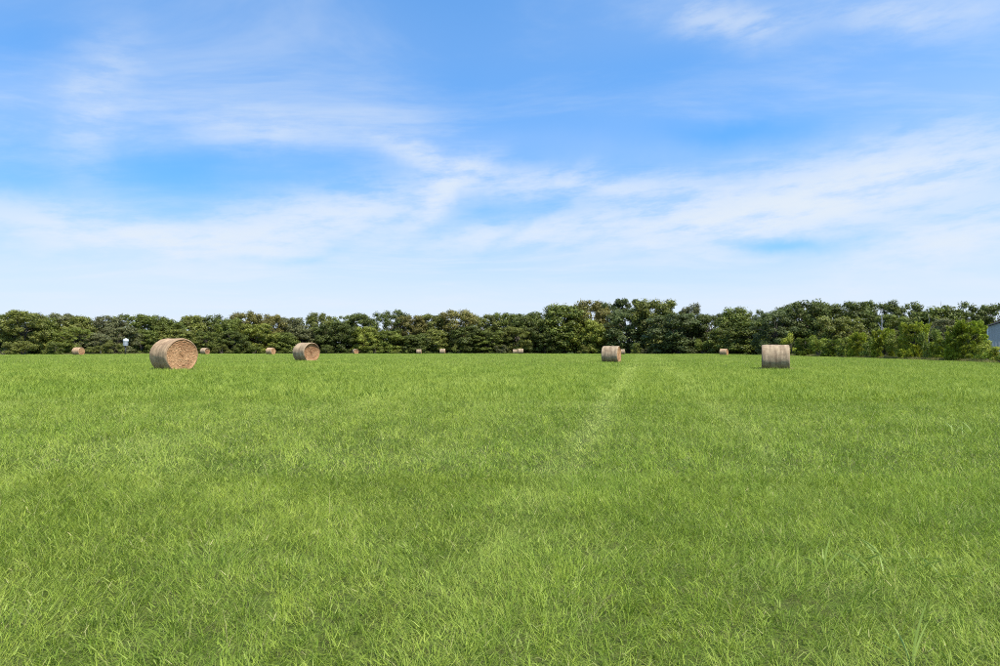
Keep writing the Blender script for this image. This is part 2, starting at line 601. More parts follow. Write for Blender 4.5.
def blades(nb, r0, length, width, lean=(.2, 1.0), droop=1.1, seg=3, mat=None, tuss=0.0):
    """a patch of blades; tuss > 0 gathers them into tussocks of that radius, each with its own height and tone"""
    rr = r0 * np.sqrt(RNG.uniform(0, 1, nb)); ra = RNG.uniform(0, 2 * np.pi, nb)
    x, y = rr * np.cos(ra), rr * np.sin(ra)
    hf = np.ones(nb); tone = RNG.uniform(.3, .7, nb)
    if tuss:
        nc = max(4, nb // 9)
        own = RNG.integers(0, nc, nb)
        cr = r0 * np.sqrt(RNG.uniform(0, 1, nc)); ca = RNG.uniform(0, 2 * np.pi, nc)
        g = RNG.uniform(0, 1, nb) < .8
        x = np.where(g, (cr * np.cos(ca))[own] + RNG.normal(0, tuss, nb), x)
        y = np.where(g, (cr * np.sin(ca))[own] + RNG.normal(0, tuss, nb), y)
        hf = np.where(g, RNG.uniform(.55, 1.45, nc)[own], .8)
        tone = np.where(g, RNG.uniform(0, 1, nc)[own], tone)
    root = np.column_stack([x, y, np.full(nb, -.015)])
    me = blade_mesh(root, RNG.uniform(0, 2 * np.pi, nb), hf * length * RNG.uniform(.5, 1.15, nb), RNG.uniform(*lean, nb),
                    RNG.uniform(.2, droop, nb), width * RNG.uniform(.7, 1.3, nb), RNG.uniform(-.9, .9, nb), seg)
    at = me.attributes.new('tone', 'FLOAT', 'POINT')
    at.data.foreach_set('value', np.repeat(tone, 2 * seg + 1).astype(np.float32))
    me.materials.append(mat or M_GRASS)
    return me


def gn_scatter(name, pts, rot, scl, idx, dry, coll, label=None):
    me = bpy.data.meshes.new(name)
    me.vertices.add(len(pts)); me.vertices.foreach_set('co', np.asarray(pts, np.float32).ravel())
    for nm, dat, ty, key in (('rot', rot, 'FLOAT_VECTOR', 'vector'), ('scl', scl, 'FLOAT_VECTOR', 'vector'), ('idx', idx, 'INT', 'value'), ('dry', dry, 'FLOAT', 'value')):
        at = me.attributes.new(nm, ty, 'POINT')
        at.data.foreach_set(key, np.asarray(dat, np.int32 if ty == 'INT' else np.float32).ravel())
    o = obj(name, me, kind='stuff', label=label, cat='grass')
    ng = bpy.data.node_groups.new(name + '_scatter', 'GeometryNodeTree')
    ng.interface.new_socket('Geometry', in_out='INPUT', socket_type='NodeSocketGeometry')
    ng.interface.new_socket('Geometry', in_out='OUTPUT', socket_type='NodeSocketGeometry')
    gi = ng.nodes.new('NodeGroupInput'); go = ng.nodes.new('NodeGroupOutput')
    ci = ng.nodes.new('GeometryNodeCollectionInfo')
    ci.inputs['Collection'].default_value = coll
    ci.inputs['Separate Children'].default_value = True
    ci.inputs['Reset Children'].default_value = True
    ip = ng.nodes.new('GeometryNodeInstanceOnPoints')
    ip.inputs['Pick Instance'].default_value = True

    def attr(nm, ty):
        a = ng.nodes.new('GeometryNodeInputNamedAttribute'); a.data_type = ty
        a.inputs['Name'].default_value = nm
        return a.outputs['Attribute']
    e2r = ng.nodes.new('FunctionNodeEulerToRotation')
    ng.links.new(gi.outputs[0], ip.inputs['Points'])
    ng.links.new(ci.outputs[0], ip.inputs['Instance'])
    ng.links.new(attr('idx', 'INT'), ip.inputs['Instance Index'])
    ng.links.new(attr('rot', 'FLOAT_VECTOR'), e2r.inputs[0])
    ng.links.new(e2r.outputs[0], ip.inputs['Rotation'])
    ng.links.new(attr('scl', 'FLOAT_VECTOR'), ip.inputs['Scale'])
    ng.links.new(ip.outputs[0], go.inputs[0])
    md = o.modifiers.new('scatter', 'NODES'); md.node_group = ng
    return o


def smooth_noise(x, y, scale, seed):
    """value noise on a hashed lattice, turned so that no row lines up with the view"""
    ca, sa = math.cos(.6 + seed), math.sin(.6 + seed)
    x, y = (x * ca - y * sa) / scale, (x * sa + y * ca) / scale
    xi = np.floor(x).astype(np.int64); yi = np.floor(y).astype(np.int64)
    fx = x - xi; fy = y - yi
    fx = fx * fx * (3 - 2 * fx); fy = fy * fy * (3 - 2 * fy)

    def h(a, b):
        v = np.sin(a * 127.1 + b * 311.7 + seed * 74.7) * 43758.5453
        return v - np.floor(v)
    return (h(xi, yi) * (1 - fx) + h(xi + 1, yi) * fx) * (1 - fy) + (h(xi, yi + 1) * (1 - fx) + h(xi + 1, yi + 1) * fx) * fy


def hedge_x(y):
    """x of the hedge's field side at depth y"""
    return np.interp(y, [0, 40, 62, 77, 87, 109, 133, 160], [32, 40.5, 45.6, 49.4, 51.0, 55.5, 58.5, 62])


def sward(x, y):
    """local height factor, paleness and bare-spot chance of the field"""
    tall = .45 * smooth_noise(x, y, .55, 1) + .35 * smooth_noise(x, y, 1.7, 2) + .35 * smooth_noise(x - .22 * y, y * .25, 2.3, 3)
    hs = .78 + .48 * tall
    dry = np.clip((smooth_noise(x, y, 1.1, 4) - .55) * 2.0, 0, 1) * .8
    # tractor wheel marks and mowing swaths run towards the far right of the field
    u = x - .22 * y
    wob = .14 * (smooth_noise(y, y * 0, 5.0, 9) - .5)
    sg_ = .19 + .005 * y
    trk = np.exp(-((u + .92 + wob) / sg_) ** 2) + .5 * np.exp(-((u - 1.40 + wob) / sg_) ** 2)
    trk += .25 * np.exp(-((u + 6.6) / .4) ** 2) + .25 * np.exp(-((u - 9.2) / .4) ** 2) + .25 * np.exp(-((u + 14) / .5) ** 2)
    trk *= np.clip(y / 7 - .4, 0, 1) * (.8 + .3 * smooth_noise(x, y, 1.2, 17))
    hs = hs * (1 - .38 * np.clip(trk, 0, 1))
    dry = np.clip(dry * .4 + 1.0 * trk + .22 * np.clip((y - 20) / 70, 0, 1), 0, 1)
    hole = np.clip((smooth_noise(x, y, .22, 6) - .76) * 3, 0, .5)
    return hs, dry, hole


# near sward: every blade placed by itself
NEAR = [(2.0, 6.6, .0029, .150, 6800, 2, 2.2), (6.4, 16.5, .0056, .165, 1550, 2, 3.0)]
for d0, d1, wd, ln, den, seg, mar in NEAR:
    xm = .79 * d1 + mar
    n = int(den * 2 * xm * (d1 - d0))
    x = RNG.uniform(-xm, xm, n); y = RNG.uniform(d0, d1, n)
    k = np.abs(x) < .79 * y + mar
    # blades gather in tufts
    x, y = x[k], y[k]
    cl_ = RNG.uniform(0, 1, len(x)) < .75
    cell = .075 if d0 < 5 else .11
    ix, iy = np.round(x / cell), np.round(y / cell)

    def hsh(k_):
        v = np.sin(ix * 91.7 + iy * 37.3 + k_ * 11.1) * 4375.85
        return v - np.floor(v)
    x = np.where(cl_, (ix + hsh(1) - .5) * cell + RNG.normal(0, cell * .24, len(x)), x)
    y = np.where(cl_, (iy + hsh(2) - .5) * cell + RNG.normal(0, cell * .24, len(y)), y)
    tone = np.where(cl_, hsh(3), RNG.uniform(.3, .7, len(x)))
    hf = np.where(cl_, .6 + .8 * hsh(4), .85)
    hs, dry, hole = sward(x, y)
    k = RNG.uniform(0, 1, len(x)) > hole
    x, y, hs, dry, tone = x[k], y[k], hs[k] * hf[k], dry[k], tone[k]
    n = len(x)
    root = np.column_stack([x, y, ground_z(x, y) - .015])
    flow = smooth_noise(x, y, .8, 12) * 4 * np.pi
    own = RNG.uniform(0, 2 * np.pi, n)
    ang = np.where(RNG.uniform(0, 1, n) < .35, flow + RNG.normal(0, .5, n), own)
    L = ln * hs * RNG.uniform(.45, 1.2, n)
    stalk = RNG.uniform(0, 1, n) < .012
    L = np.where(stalk, L * 1.7, L)
    th = np.where(stalk, RNG.uniform(0, .6, n), RNG.uniform(.1, 1.15, n))
    bend = np.where(stalk, RNG.uniform(.1, .5, n), RNG.uniform(.2, 1.4, n))
    wdt = wd * RNG.uniform(.6, 1.35, n)
    # short side leaves part way up the stems
    sl = RNG.uniform(0, 1, n) < .16
    L = np.where(sl, RNG.uniform(.03, .07, n), L)
    wdt = np.where(sl, wdt * 1.4, wdt)
    th = np.where(sl, RNG.uniform(.5, 1.6, n), th)
    root[:, 2] += np.where(sl, RNG.uniform(.03, .11, n) * hs, 0)
    me = blade_mesh(root, ang, L, th, bend, wdt, RNG.uniform(-1.3, 1.3, n), seg)
    nv = 2 * seg + 1
    at = me.attributes.new('dryv', 'FLOAT', 'POINT')
    at.data.foreach_set('value', np.repeat(dry, nv).astype(np.float32))
    at = me.attributes.new('tone', 'FLOAT', 'POINT')
    at.data.foreach_set('value', np.repeat(tone, nv).astype(np.float32))
    me.materials.append(M_GRASS)
    obj('grass', me, kind='stuff', label='bright green grass blades in the foreground of the hay field' if d0 < 5 else 'bright green grass in the middle of the hay field', cat='grass')

# the farther field: patches of coarser blades
NV = 6
LODS = [  # near, far, patch radius, blades, blade width, length, patches per m2, segments
    (16, 42, .32, 72, .011, .20, 16, 2, .045),
    (42, 100, .9, 170, .024, .18, 2.0, 1, .12),
    (100, 245, 2.2, 330, .050, .14, .42, 1, .30),
]
gcoll = bpy.data.collections.new('grass_tufts')
for li, L in enumerate(LODS):
    for v in range(NV):
        nm = 'tuft_%d_%d' % (li, v)
        gcoll.objects.link(bpy.data.objects.new(nm, blades(L[3], L[2], L[5], L[4], (.1, 1.15), 1.3, L[7], None, L[8])))
P, RO, S, I, DR = [], [], [], [], []
for li, (d0, d1, r0, nb, wd, ln, den, sg, ts) in enumerate(LODS):
    xm = .86 * d1 + 3.0
    n = int(den * 2 * xm * (d1 - d0))
    x = RNG.uniform(-xm, xm, n); y = RNG.uniform(d0, d1, n)
    keep = np.abs(x) < .80 * y + 4.0
    px = 500 + x / y * FOC
    keep &= y < np.interp(px, [-120, 0, 100, 200, 300, 450, 600, 650, 690, 745, 790], [142, 150, 160, 190, 214, 226, 230, 210, 194, 171, 165])
    keep &= x < hedge_x(y) - r0 * .5
    x, y = x[keep], y[keep]
    hs, dry, hole = sward(x, y)
    n = len(x)
    P.append(np.column_stack([x, y, ground_z(x, y)]))
    lean = smooth_noise(x, y, 1.3, 12) * 4 * np.pi
    tl = (.12, .03, 0)[li]
    RO.append(np.column_stack([tl * np.cos(lean), tl * np.sin(lean), RNG.uniform(0, 6.283, n)]))
    sx = RNG.uniform(.85, 1.2, n)
    S.append(np.column_stack([sx, sx, hs * RNG.uniform(.85, 1.2, n)]))
    I.append(li * NV + RNG.integers(0, NV, n)); DR.append(dry)
gn_scatter('grass', np.concatenate(P), np.concatenate(RO), np.concatenate(S), np.concatenate(I), np.concatenate(DR), gcoll,
           'bright green grass of the far part of the hay field')
print('grass tufts', sum(map(len, P)))

# rank dry grass along the foot of the hedge and the wood
dcoll = bpy.data.collections.new('dry_tufts')
for v in range(4):
    dcoll.objects.link(bpy.data.objects.new('dry_tuft_%d' % v, blades(50, .45, .55, .03, (0, .7), .9, 2, M_DRY)))
x1 = RNG.uniform(-1, 1, 1100); y1 = RNG.uniform(36, 150, 1100)
x1 = hedge_x(y1) + .2 + np.abs(x1) * 1.6
pxs = RNG.uniform(-90, 790, 2000)
dd = np.array([tree_depth(p) for p in pxs]) - RNG.uniform(-2, 6, 2000)
x2 = X(pxs, dd)
k2 = smooth_noise(pxs, pxs * 0, 38., 21) > .42
xx = np.concatenate([x1, x2[k2]]); yy = np.concatenate([y1, dd[k2]])
n = len(xx)
sv = RNG.uniform(.5, 1.2, n)
gn_scatter('dry_grass', np.column_stack([xx, yy, ground_z(xx, yy)]), np.column_stack([np.zeros((n, 2)), RNG.uniform(0, 6.28, n)]),
           np.column_stack([sv, sv, sv * np.concatenate([np.full(len(x1), .8), np.full(int(k2.sum()), .75)])]), RNG.integers(0, 4, n), np.zeros(n), dcoll,
           'tan and olive dry grass along the foot of the hedge and wood')


# ---------------------------------------------------------------- hay bales
def bale_meshes(seed, sunken):
    rs = np.random.default_rng(seed)
    na, nx = 72, 18
    ph = rs.uniform(0, 6.28, 6)

    def radius(a, x):
        return .5 * (1 + .012 * np.sin(2 * a + ph[0]) + .008 * np.sin(5 * a + ph[1]) + .006 * np.sin(9 * x + ph[2]) + .004 * np.sin(13 * a + 7 * x + ph[3]))

    def sag(z):
        return np.where(z < -.40, -.40 + (z + .40) * .72, z)
    V = []
    xs = np.concatenate([[-.5, -.492, -.475], np.linspace(-.45, .45, nx), [.475, .492, .5]])
    for x in xs:
        e = abs(x)
        rnd = 1.0 if e < .45 else 1 - .055 * ((e - .45) / .05) ** 2
        for k in range(na):
            a = 2 * math.pi * k / na
            r = radius(a, x) * rnd + rs.normal(0, .0018)
            V.append((x, r * math.sin(a), float(sag(r * math.cos(a)))))
    F = []
    for i in range(len(xs) - 1):
        for k in range(na):
            k2 = (k + 1) % na
            F.append((i * na + k, i * na + k2, (i + 1) * na + k2, (i + 1) * na + k))
    side = mesh_from('bale_side', V, F, M_SIDE, True)
    side.flip_normals() if Vector(side.polygons[na * 8].normal).dot(Vector(side.polygons[na * 8].center) * Vector((0, 1, 1)) if False else Vector((0, side.polygons[na * 8].center[1], side.polygons[na * 8].center[2]))) < 0 else None
    ends = []
    for sgn in (-1, 1):
        V, F = [], []
        nr = 22
        for j in range(nr + 1):
            t = j / nr
            for k in range(na):
                a = 2 * math.pi * k / na
                r = radius(a, sgn * .5) * .946 * t
                dep = -.012 - sunken * max(0, 1 - t ** 6) * .10
                dep += rs.normal(0, .0045) * (1 if t < .97 else .2) + .0015 * math.sin(t * 46 + a)
                dep += .012 * t * (1 - t) * math.cos(a * 2 + ph[4])
                if j == nr: dep = -.004
                V.append((sgn * (.5 + min(dep, .012)), r * math.sin(a), float(sag(r * math.cos(a)))))
        for j in range(nr):
            for k in range(na):
                k2 = (k + 1) % na
                q = (j * na + k, j * na + k2, (j + 1) * na + k2, (j + 1) * na + k)
                F.append(q if sgn < 0 else q[::-1])
        ends.append(mesh_from('bale_end', V, F, M_END, False))
    # stray stalks on the ends and round the foot
    mb = MB()
    for _ in range(260):
        sgn = rs.choice((-1, 1)); a = rs.uniform(0, 6.283); r = .47 * math.sqrt(rs.uniform(0.02, 1))
        p = Vector((sgn * (.488 - sunken * .09 * max(0, 1 - (r / .47) ** 6)), r * math.sin(a), float(sag(r * math.cos(a)))))
        tng = Vector((rs.normal(0, .35), math.cos(a), -math.sin(a))) * rs.uniform(.02, .07)
        q = p + tng + Vector((sgn * rs.uniform(0, .03), 0, rs.uniform(-.03, .01)))
        if q.z < -.47: continue
        mb.tube([p, (p + q) / 2 + Vector((sgn * .008, 0, .003)), q], [.0022, .002, .001], 3, False)
    for _ in range(160):
        sgn = rs.choice((-1, 1))
        p = Vector((sgn * rs.uniform(.46, .62), rs.uniform(-.4, .4), -.47 + rs.uniform(.03, .11)))
        q = p + Vector((rs.normal(0, .05), rs.normal(0, .06), rs.normal(0.01, .015)))
        q.z = max(q.z, -.475)
        mb.tube([p, q], [.0025, .0015], 3, False)
    straw = mb.mesh('bale_straw', M_STRAW)
    return side, ends, straw


BALE_MESH = [bale_meshes(3, .25), bale_meshes(5, .3), bale_meshes(9, 1.0)]
BALE_TINT = [((1.20, 1.06, .93), (1.05, .95, .84)), ((.90, .875, .84), (1.05, .92, .80)), ((1.06, 1.0, .92), (.90, .80, .72))]
for i, b in enumerate(BALES):
    bx, by, bz = BP[i]
    D, Ln = b[3], b[4]
    side, ends, straw = BALE_MESH[b[6]]
    root = bpy.data.objects.new('hay_bale', None)
    root.empty_display_size = .3
    COL.objects.link(root)
    root.location = (bx, by, gz(bx, by) - .02)
    root.rotation_euler = (0, 0, R(b[5]))
    root['label'] = b[7]; root['category'] = 'hay bale'; root['group'] = 'round hay bales lying in the field'
    tint = BALE_TINT[b[6]]
    for nm, me in (('wrapped_side', side), ('straw_end', ends[0]), ('straw_end', ends[1])) + ((('loose_straw', straw),) if b[2] > 10 else ()):
        o = obj(nm, me, root)
        o.location = (0, 0, D * .472)
        o.scale = (Ln, D, D)
        o.color = c4(tint[0] if nm == 'wrapped_side' else tint[1])
        if nm == 'loose_straw': o['kind'] = 'stuff'


# ---------------------------------------------------------------- trees
def leaf_cloud(centers, radii, counts, size, squash=.8, out=.55, axis=None):
    """leaf quads through the volume of many clumps, denser towards each clump's skin"""
    cs = np.repeat(np.asarray(centers), counts, axis=0)
    rs = np.repeat(np.asarray(radii), counts, axis=0)
    n = len(cs)
    d = RNG.normal(size=(n, 3)); d /= np.linalg.norm(d, axis=1)[:, None]
    rad = RNG.uniform(0, 1, n) ** .42 * (1 + .18 * RNG.normal(size=n).clip(-1, 2))
    p = cs + d * (rs * rad)[:, None] * np.array([1, 1, squash])
    nr = d * out + RNG.normal(size=(n, 3)) * .45 + np.array([0, 0, .25])
    nr /= np.linalg.norm(nr, axis=1)[:, None]
    t = np.cross(nr, RNG.normal(size=(n, 3))); t /= np.linalg.norm(t, axis=1)[:, None]
    b = np.cross(nr, t)
    s = (size * RNG.uniform(.6, 1.35, n))[:, None]
    V = np.stack([p - t * s, p - b * s * .55 + nr * s * .12, p + t * s, p + b * s * .55 + nr * s * .12], 1).reshape(-1, 3)
    F = np.arange(4 * n).reshape(-1, 4)
    return V, F


def trunk_to(centers, h, r, fork=.32, wander=.25, name='trunk'):
    mb = MB()
    top = Vector((RNG.normal(0, .3), RNG.normal(0, .3), h * .72))
    fk = Vector((RNG.normal(0, .15), RNG.normal(0, .15), h * fork))
    mb.tube([(0, 0, -.25), (0, 0, .15), fk * .5, fk, (fk + top) / 2 + Vector((RNG.normal(0, .2), RNG.normal(0, .2), 0)), top],
            [r * 1.5, r * 1.15, r * .95, r * .8, r * .5, r * .15], 9)
    for c in centers:
        c = Vector(c)
        st = fk.lerp(top, RNG.uniform(0, .6))
        if c.z < st.z: st = Vector((0, 0, max(.3, c.z * .55)))
        mid = st.lerp(c, .5) + Vector((RNG.normal(0, wander), RNG.normal(0, wander), RNG.uniform(0, .4)))
        mb.tube([st, mid, c], [r * .36, r * .22, r * .06], 5, False)
    return mb.mesh(name, M_BARK, True)


def proto_oak(seed, gap=1.0, mid=.5, irr=.13, leaf=.185, H=10.0, W=5.0, low=.05, n=95):
    """broad dense crown reaching low at the wood edge: trunk mesh, crown mesh (10 m tall, 10 m wide)"""
    rs = np.random.default_rng(seed)
    cs, rr = [], []
    lob = [(rs.uniform(0, 6.283), rs.uniform(.45, .95), rs.uniform(.75, 1.0)) for _ in range(5)]
    for k in range(n):
        for _ in range(40):
            zt = rs.uniform(low, .94)
            prof = (.80 + .20 * math.sin(min(1, (zt - low) / (mid - .05)) * math.pi / 2) if zt < mid else math.sqrt(max(0, 1 - ((zt - mid) / (1 - mid)) ** 2)))
            a = rs.uniform(0, 6.283)
            q = rs.uniform(.05, 1) ** .42 * prof * (W - .75) * (1 + irr * math.sin((2 + seed % 3) * a + seed) + .08 * math.sin(5 * a + 9 * zt))
            c = np.array([q * math.cos(a), q * math.sin(a), zt * H])
            rad = rs.uniform(.6, 1.3) * gap
            if all(np.linalg.norm(c - o) > .46 * (rad + r2) for o, r2 in zip(cs, rr)):
                cs.append(c); rr.append(rad)
                break
    rr = np.array(rr)
    cnt = (rr ** 2 * 220 * (.185 / leaf) ** 1.6).astype(int)
    V, F = leaf_cloud(cs, rr, cnt, leaf, .74, .9)
    zs = np.sort(V[:, 2])[int(len(V) * .997)]
    V[:, 2] *= H / zs; V[:, 2] = np.maximum(V[:, 2], .05)
    return trunk_to([cs[i] for i in range(0, len(cs), 4)], H, .34), mesh_from('crown', V, F, M_LEAF)


def proto_open(seed, H=10.0):
    """oak whose top breaks into separate tufts with sky between"""
    rs = np.random.default_rng(seed)
    cs, rr = [], []
    for k in range(72):
        zt = rs.uniform(.10, .97); a = rs.uniform(0, 6.283)
        q = rs.uniform(.1, 1) ** .6 * 4.3 * (1 - .42 * max(0, (zt - .6) / .4)) * (1 + .2 * math.sin(3 * a + seed))
        cs.append(np.array([q * math.cos(a), q * math.sin(a), zt * H])); rr.append(rs.uniform(.55, 1.05))
    rr = np.array(rr); cnt = (rr ** 2 * 210).astype(int)
    V, F = leaf_cloud(cs, rr, cnt, .18, .82, .9)
    zs = np.sort(V[:, 2])[int(len(V) * .997)]
    V[:, 2] *= H / zs; V[:, 2] = np.maximum(V[:, 2], .05)
    return trunk_to(cs[::2], H, .3, .28), mesh_from('crown', V, F, M_LEAF)


def proto_pine(seed, H=10.0):
    rs = np.random.default_rng(seed)
    cs, rr = [], []
    for k in range(15):
        zt = rs.uniform(.74, .97); a = rs.uniform(0, 6.283)
        q = rs.uniform(.2, 1) * (3.6 if zt < .9 else 2.2)
        cs.append(np.array([q * math.cos(a), q * math.sin(a), zt * H])); rr.append(rs.uniform(.7, 1.3))
    for k in range(5):
        a = rs.uniform(0, 6.283); cs.append(np.array([2.4 * math.cos(a), 2.4 * math.sin(a), rs.uniform(.5, .72) * H])); rr.append(.8)
    rr = np.array(rr); cnt = (rr ** 2 * 260).astype(int)
    V, F = leaf_cloud(cs, rr, cnt, .2, .42)
    V[:, 2] *= H / V[:, 2].max()
    return trunk_to(cs, H, .22, .66, .15), mesh_from('crown', V, F, M_LEAF)


def proto_bush(seed, H=4.0, W=2.6):
    rs = np.random.default_rng(seed)
    cs, rr = [], []
    for k in range(20):
        a = rs.uniform(0, 6.283); zt = rs.uniform(.12, .86)
        q = math.sqrt(rs.uniform(.05, 1)) * math.sqrt(max(.1, 1 - zt ** 2.2)) * (W - .4)
        cs.append(np.array([q * math.cos(a), q * math.sin(a), zt * H])); rr.append(rs.uniform(.4, .8))
    rr = np.array(rr); cnt = (rr ** 2 * 800).astype(int)
    V, F = leaf_cloud(cs, rr, cnt, .105, .85)
    V[:, 2] *= H / V[:, 2].max(); V[:, 2] = np.maximum(V[:, 2], .03)
    mb = MB()
    for c in cs[::2]:
        c = Vector(c); b = Vector((rs.normal(0, .12), rs.normal(0, .12), -.1))
        mb.tube([b, b.lerp(c, .5) + Vector((0, 0, .2)), c], [.06, .04, .012], 5, False)
    return mb.mesh('stem', M_BARK, True), mesh_from('foliage', V, F, M_LEAF)


def proto_cedar(seed, H=4.0, W=2.3, plumes=120):
    """juniper-like bush of many upright feathery plumes"""
    rs = np.random.default_rng(seed)
    Vs, Fs, nv = [], [], 0
    mb = MB()
    mb.tube([(0, 0, -.1), (0, 0, H * .4), (rs.normal(0, .1), rs.normal(0, .1), H * .8)], [.11, .07, .02], 7)
    for k in range(plumes):
        a = rs.uniform(0, 6.283); zt = rs.uniform(0.0, 1) ** 1.25 * .84
        q = rs.uniform(.05, 1) ** .4 * math.sqrt(1 - .86 * zt ** 2) * (W - .25) * (1 + .12 * math.sin(2 * a + seed))
        base = np.array([q * .80 * math.cos(a), q * .80 * math.sin(a), zt * H])
        out = np.array([math.cos(a), math.sin(a), 0]) * rs.uniform(.4, 1.9) * (q / W + .15)
        ax = out + np.array([rs.normal(0, .12), rs.normal(0, .12), 1.0]); ax /= np.linalg.norm(ax)
        ln = rs.uniform(.35, .68) * (1.0 if k > 14 else 1.5)
        if k % 5 == 0:
            mb.tube([(0, 0, max(.1, base[2] * .5)), tuple(base), tuple(base + ax * ln * .8)], [.04, .02, .006], 4, False)
        n = 150
        t = rs.uniform(0, 1, n)
        th = rs.uniform(0, 6.283, n); rad = .36 * (1 - t) ** .7 * rs.uniform(.3, 1, n) ** .5 + .02
        u = np.cross(ax, [0.3, 1, 0.1]); u /= np.linalg.norm(u); v = np.cross(ax, u)
        rdir = np.cos(th)[:, None] * u + np.sin(th)[:, None] * v
        p = base + ax * (t * ln)[:, None] + rdir * rad[:, None]
        tip = (rdir * .6 + ax * .8) + rs.normal(size=(n, 3)) * .25
        tip /= np.linalg.norm(tip, axis=1)[:, None]
        sd_ = np.cross(tip, rs.normal(size=(n, 3))); sd_ /= np.linalg.norm(sd_, axis=1)[:, None]
        s = (rs.uniform(.09, .19, n))[:, None]
        V = np.stack([p - tip * s * .4, p - sd_ * s * .36, p + tip * s, p + sd_ * s * .36], 1).reshape(-1, 3)
        Vs.append(V); Fs.append(np.arange(4 * n).reshape(-1, 4) + nv); nv += 4 * n
    V = np.concatenate(Vs); F = np.concatenate(Fs)
    V[:, 2] -= .14; V[:, 2] *= H / V[:, 2].max(); V[:, 2] = np.maximum(V[:, 2], .02)
    return mb.mesh('stem', M_BARK, True), mesh_from('foliage', V, F, M_LEAF)


PROTO = {
    'oak': [proto_oak(*a) for a in ((1, 1.0, .5, .13, .18), (2, .9, .6, .18, .15), (3, 1.25, .4, .1, .19), (4, 1.0, .62, .2, .17), (5, 1.1, .38, .15, .2),
                                    (6, .9, .5, .12, .14), (7, 1.15, .6, .22, .18), (8, .95, .45, .08, .16), (9, 1.05, .66, .16, .18))],
    'open': [proto_open(s) for s in (21, 22, 23, 24)],
    'pine': [proto_pine(s) for s in (31, 32)],
    'bush': [proto_bush(s) for s in (41, 42, 43)],
    'cedar': [proto_cedar(s) for s in (51, 52, 53, 54)],
}
PDIM = {'oak': (10., 10.2), 'open': (10., 9.6), 'pine': (10., 9.0), 'bush': (4., 5.2), 'cedar': (4., 4.6)}
C = {'dark': (.092, .114, .022), 'mid': (.128, .156, .026), 'olive': (.152, .166, .032), 'brown': (.178, .162, .038),
     'light': (.170, .206, .032), 'yellow': (.205, .230, .034), 'grey': (.140, .144, .055), 'blue': (.092, .116, .034),
     'cedar': (.205, .255, .028), 'cedard': (.145, .190, .026), 'cedary': (.290, .330, .036)}
turn = {}


def tree(px, top, wpx, depth, kind, col, label, name=None, cat='tree', group=None, base=None):
    x = X(px, depth); z = gz(x, depth)
    ht = Zp(top, depth) - z
    wd = wpx / FOC * depth * (1.38 if kind in ('oak', 'open') else 1.0)
    H0, W0 = PDIM[kind]
    k = turn.get(kind, 0); turn[kind] = k + 1
    pr = PROTO[kind][k % len(PROTO[kind])]
    nm = name or {'oak': 'oak_tree', 'open': 'oak_tree', 'pine': 'pine_tree', 'bush': 'bush', 'cedar': 'cedar_bush'}[kind]
    root = bpy.data.objects.new(nm, None)
    root.empty_display_size = 1
    COL.objects.link(root)
    root.location = (x, depth, z)
    root.rotation_euler = (0, 0, (k * 2.399 + px * .37) % 6.283)
    root.scale = (wd / W0, wd / W0, ht / H0)
    root['label'] = label; root['category'] = cat; root['group'] = group or 'trees of the wood edge'
    bark = obj('trunk' if kind in ('oak', 'open', 'pine') else 'stem', pr[0], root)
    crown = obj('crown' if kind in ('oak', 'open', 'pine') else 'foliage', pr[1], root)
    jit = 1 + .12 * math.sin(px * 12.9)
    c = C[col]
    crown.color = (c[0] * jit, c[1] * jit, c[2] * jit, 1)
    return root


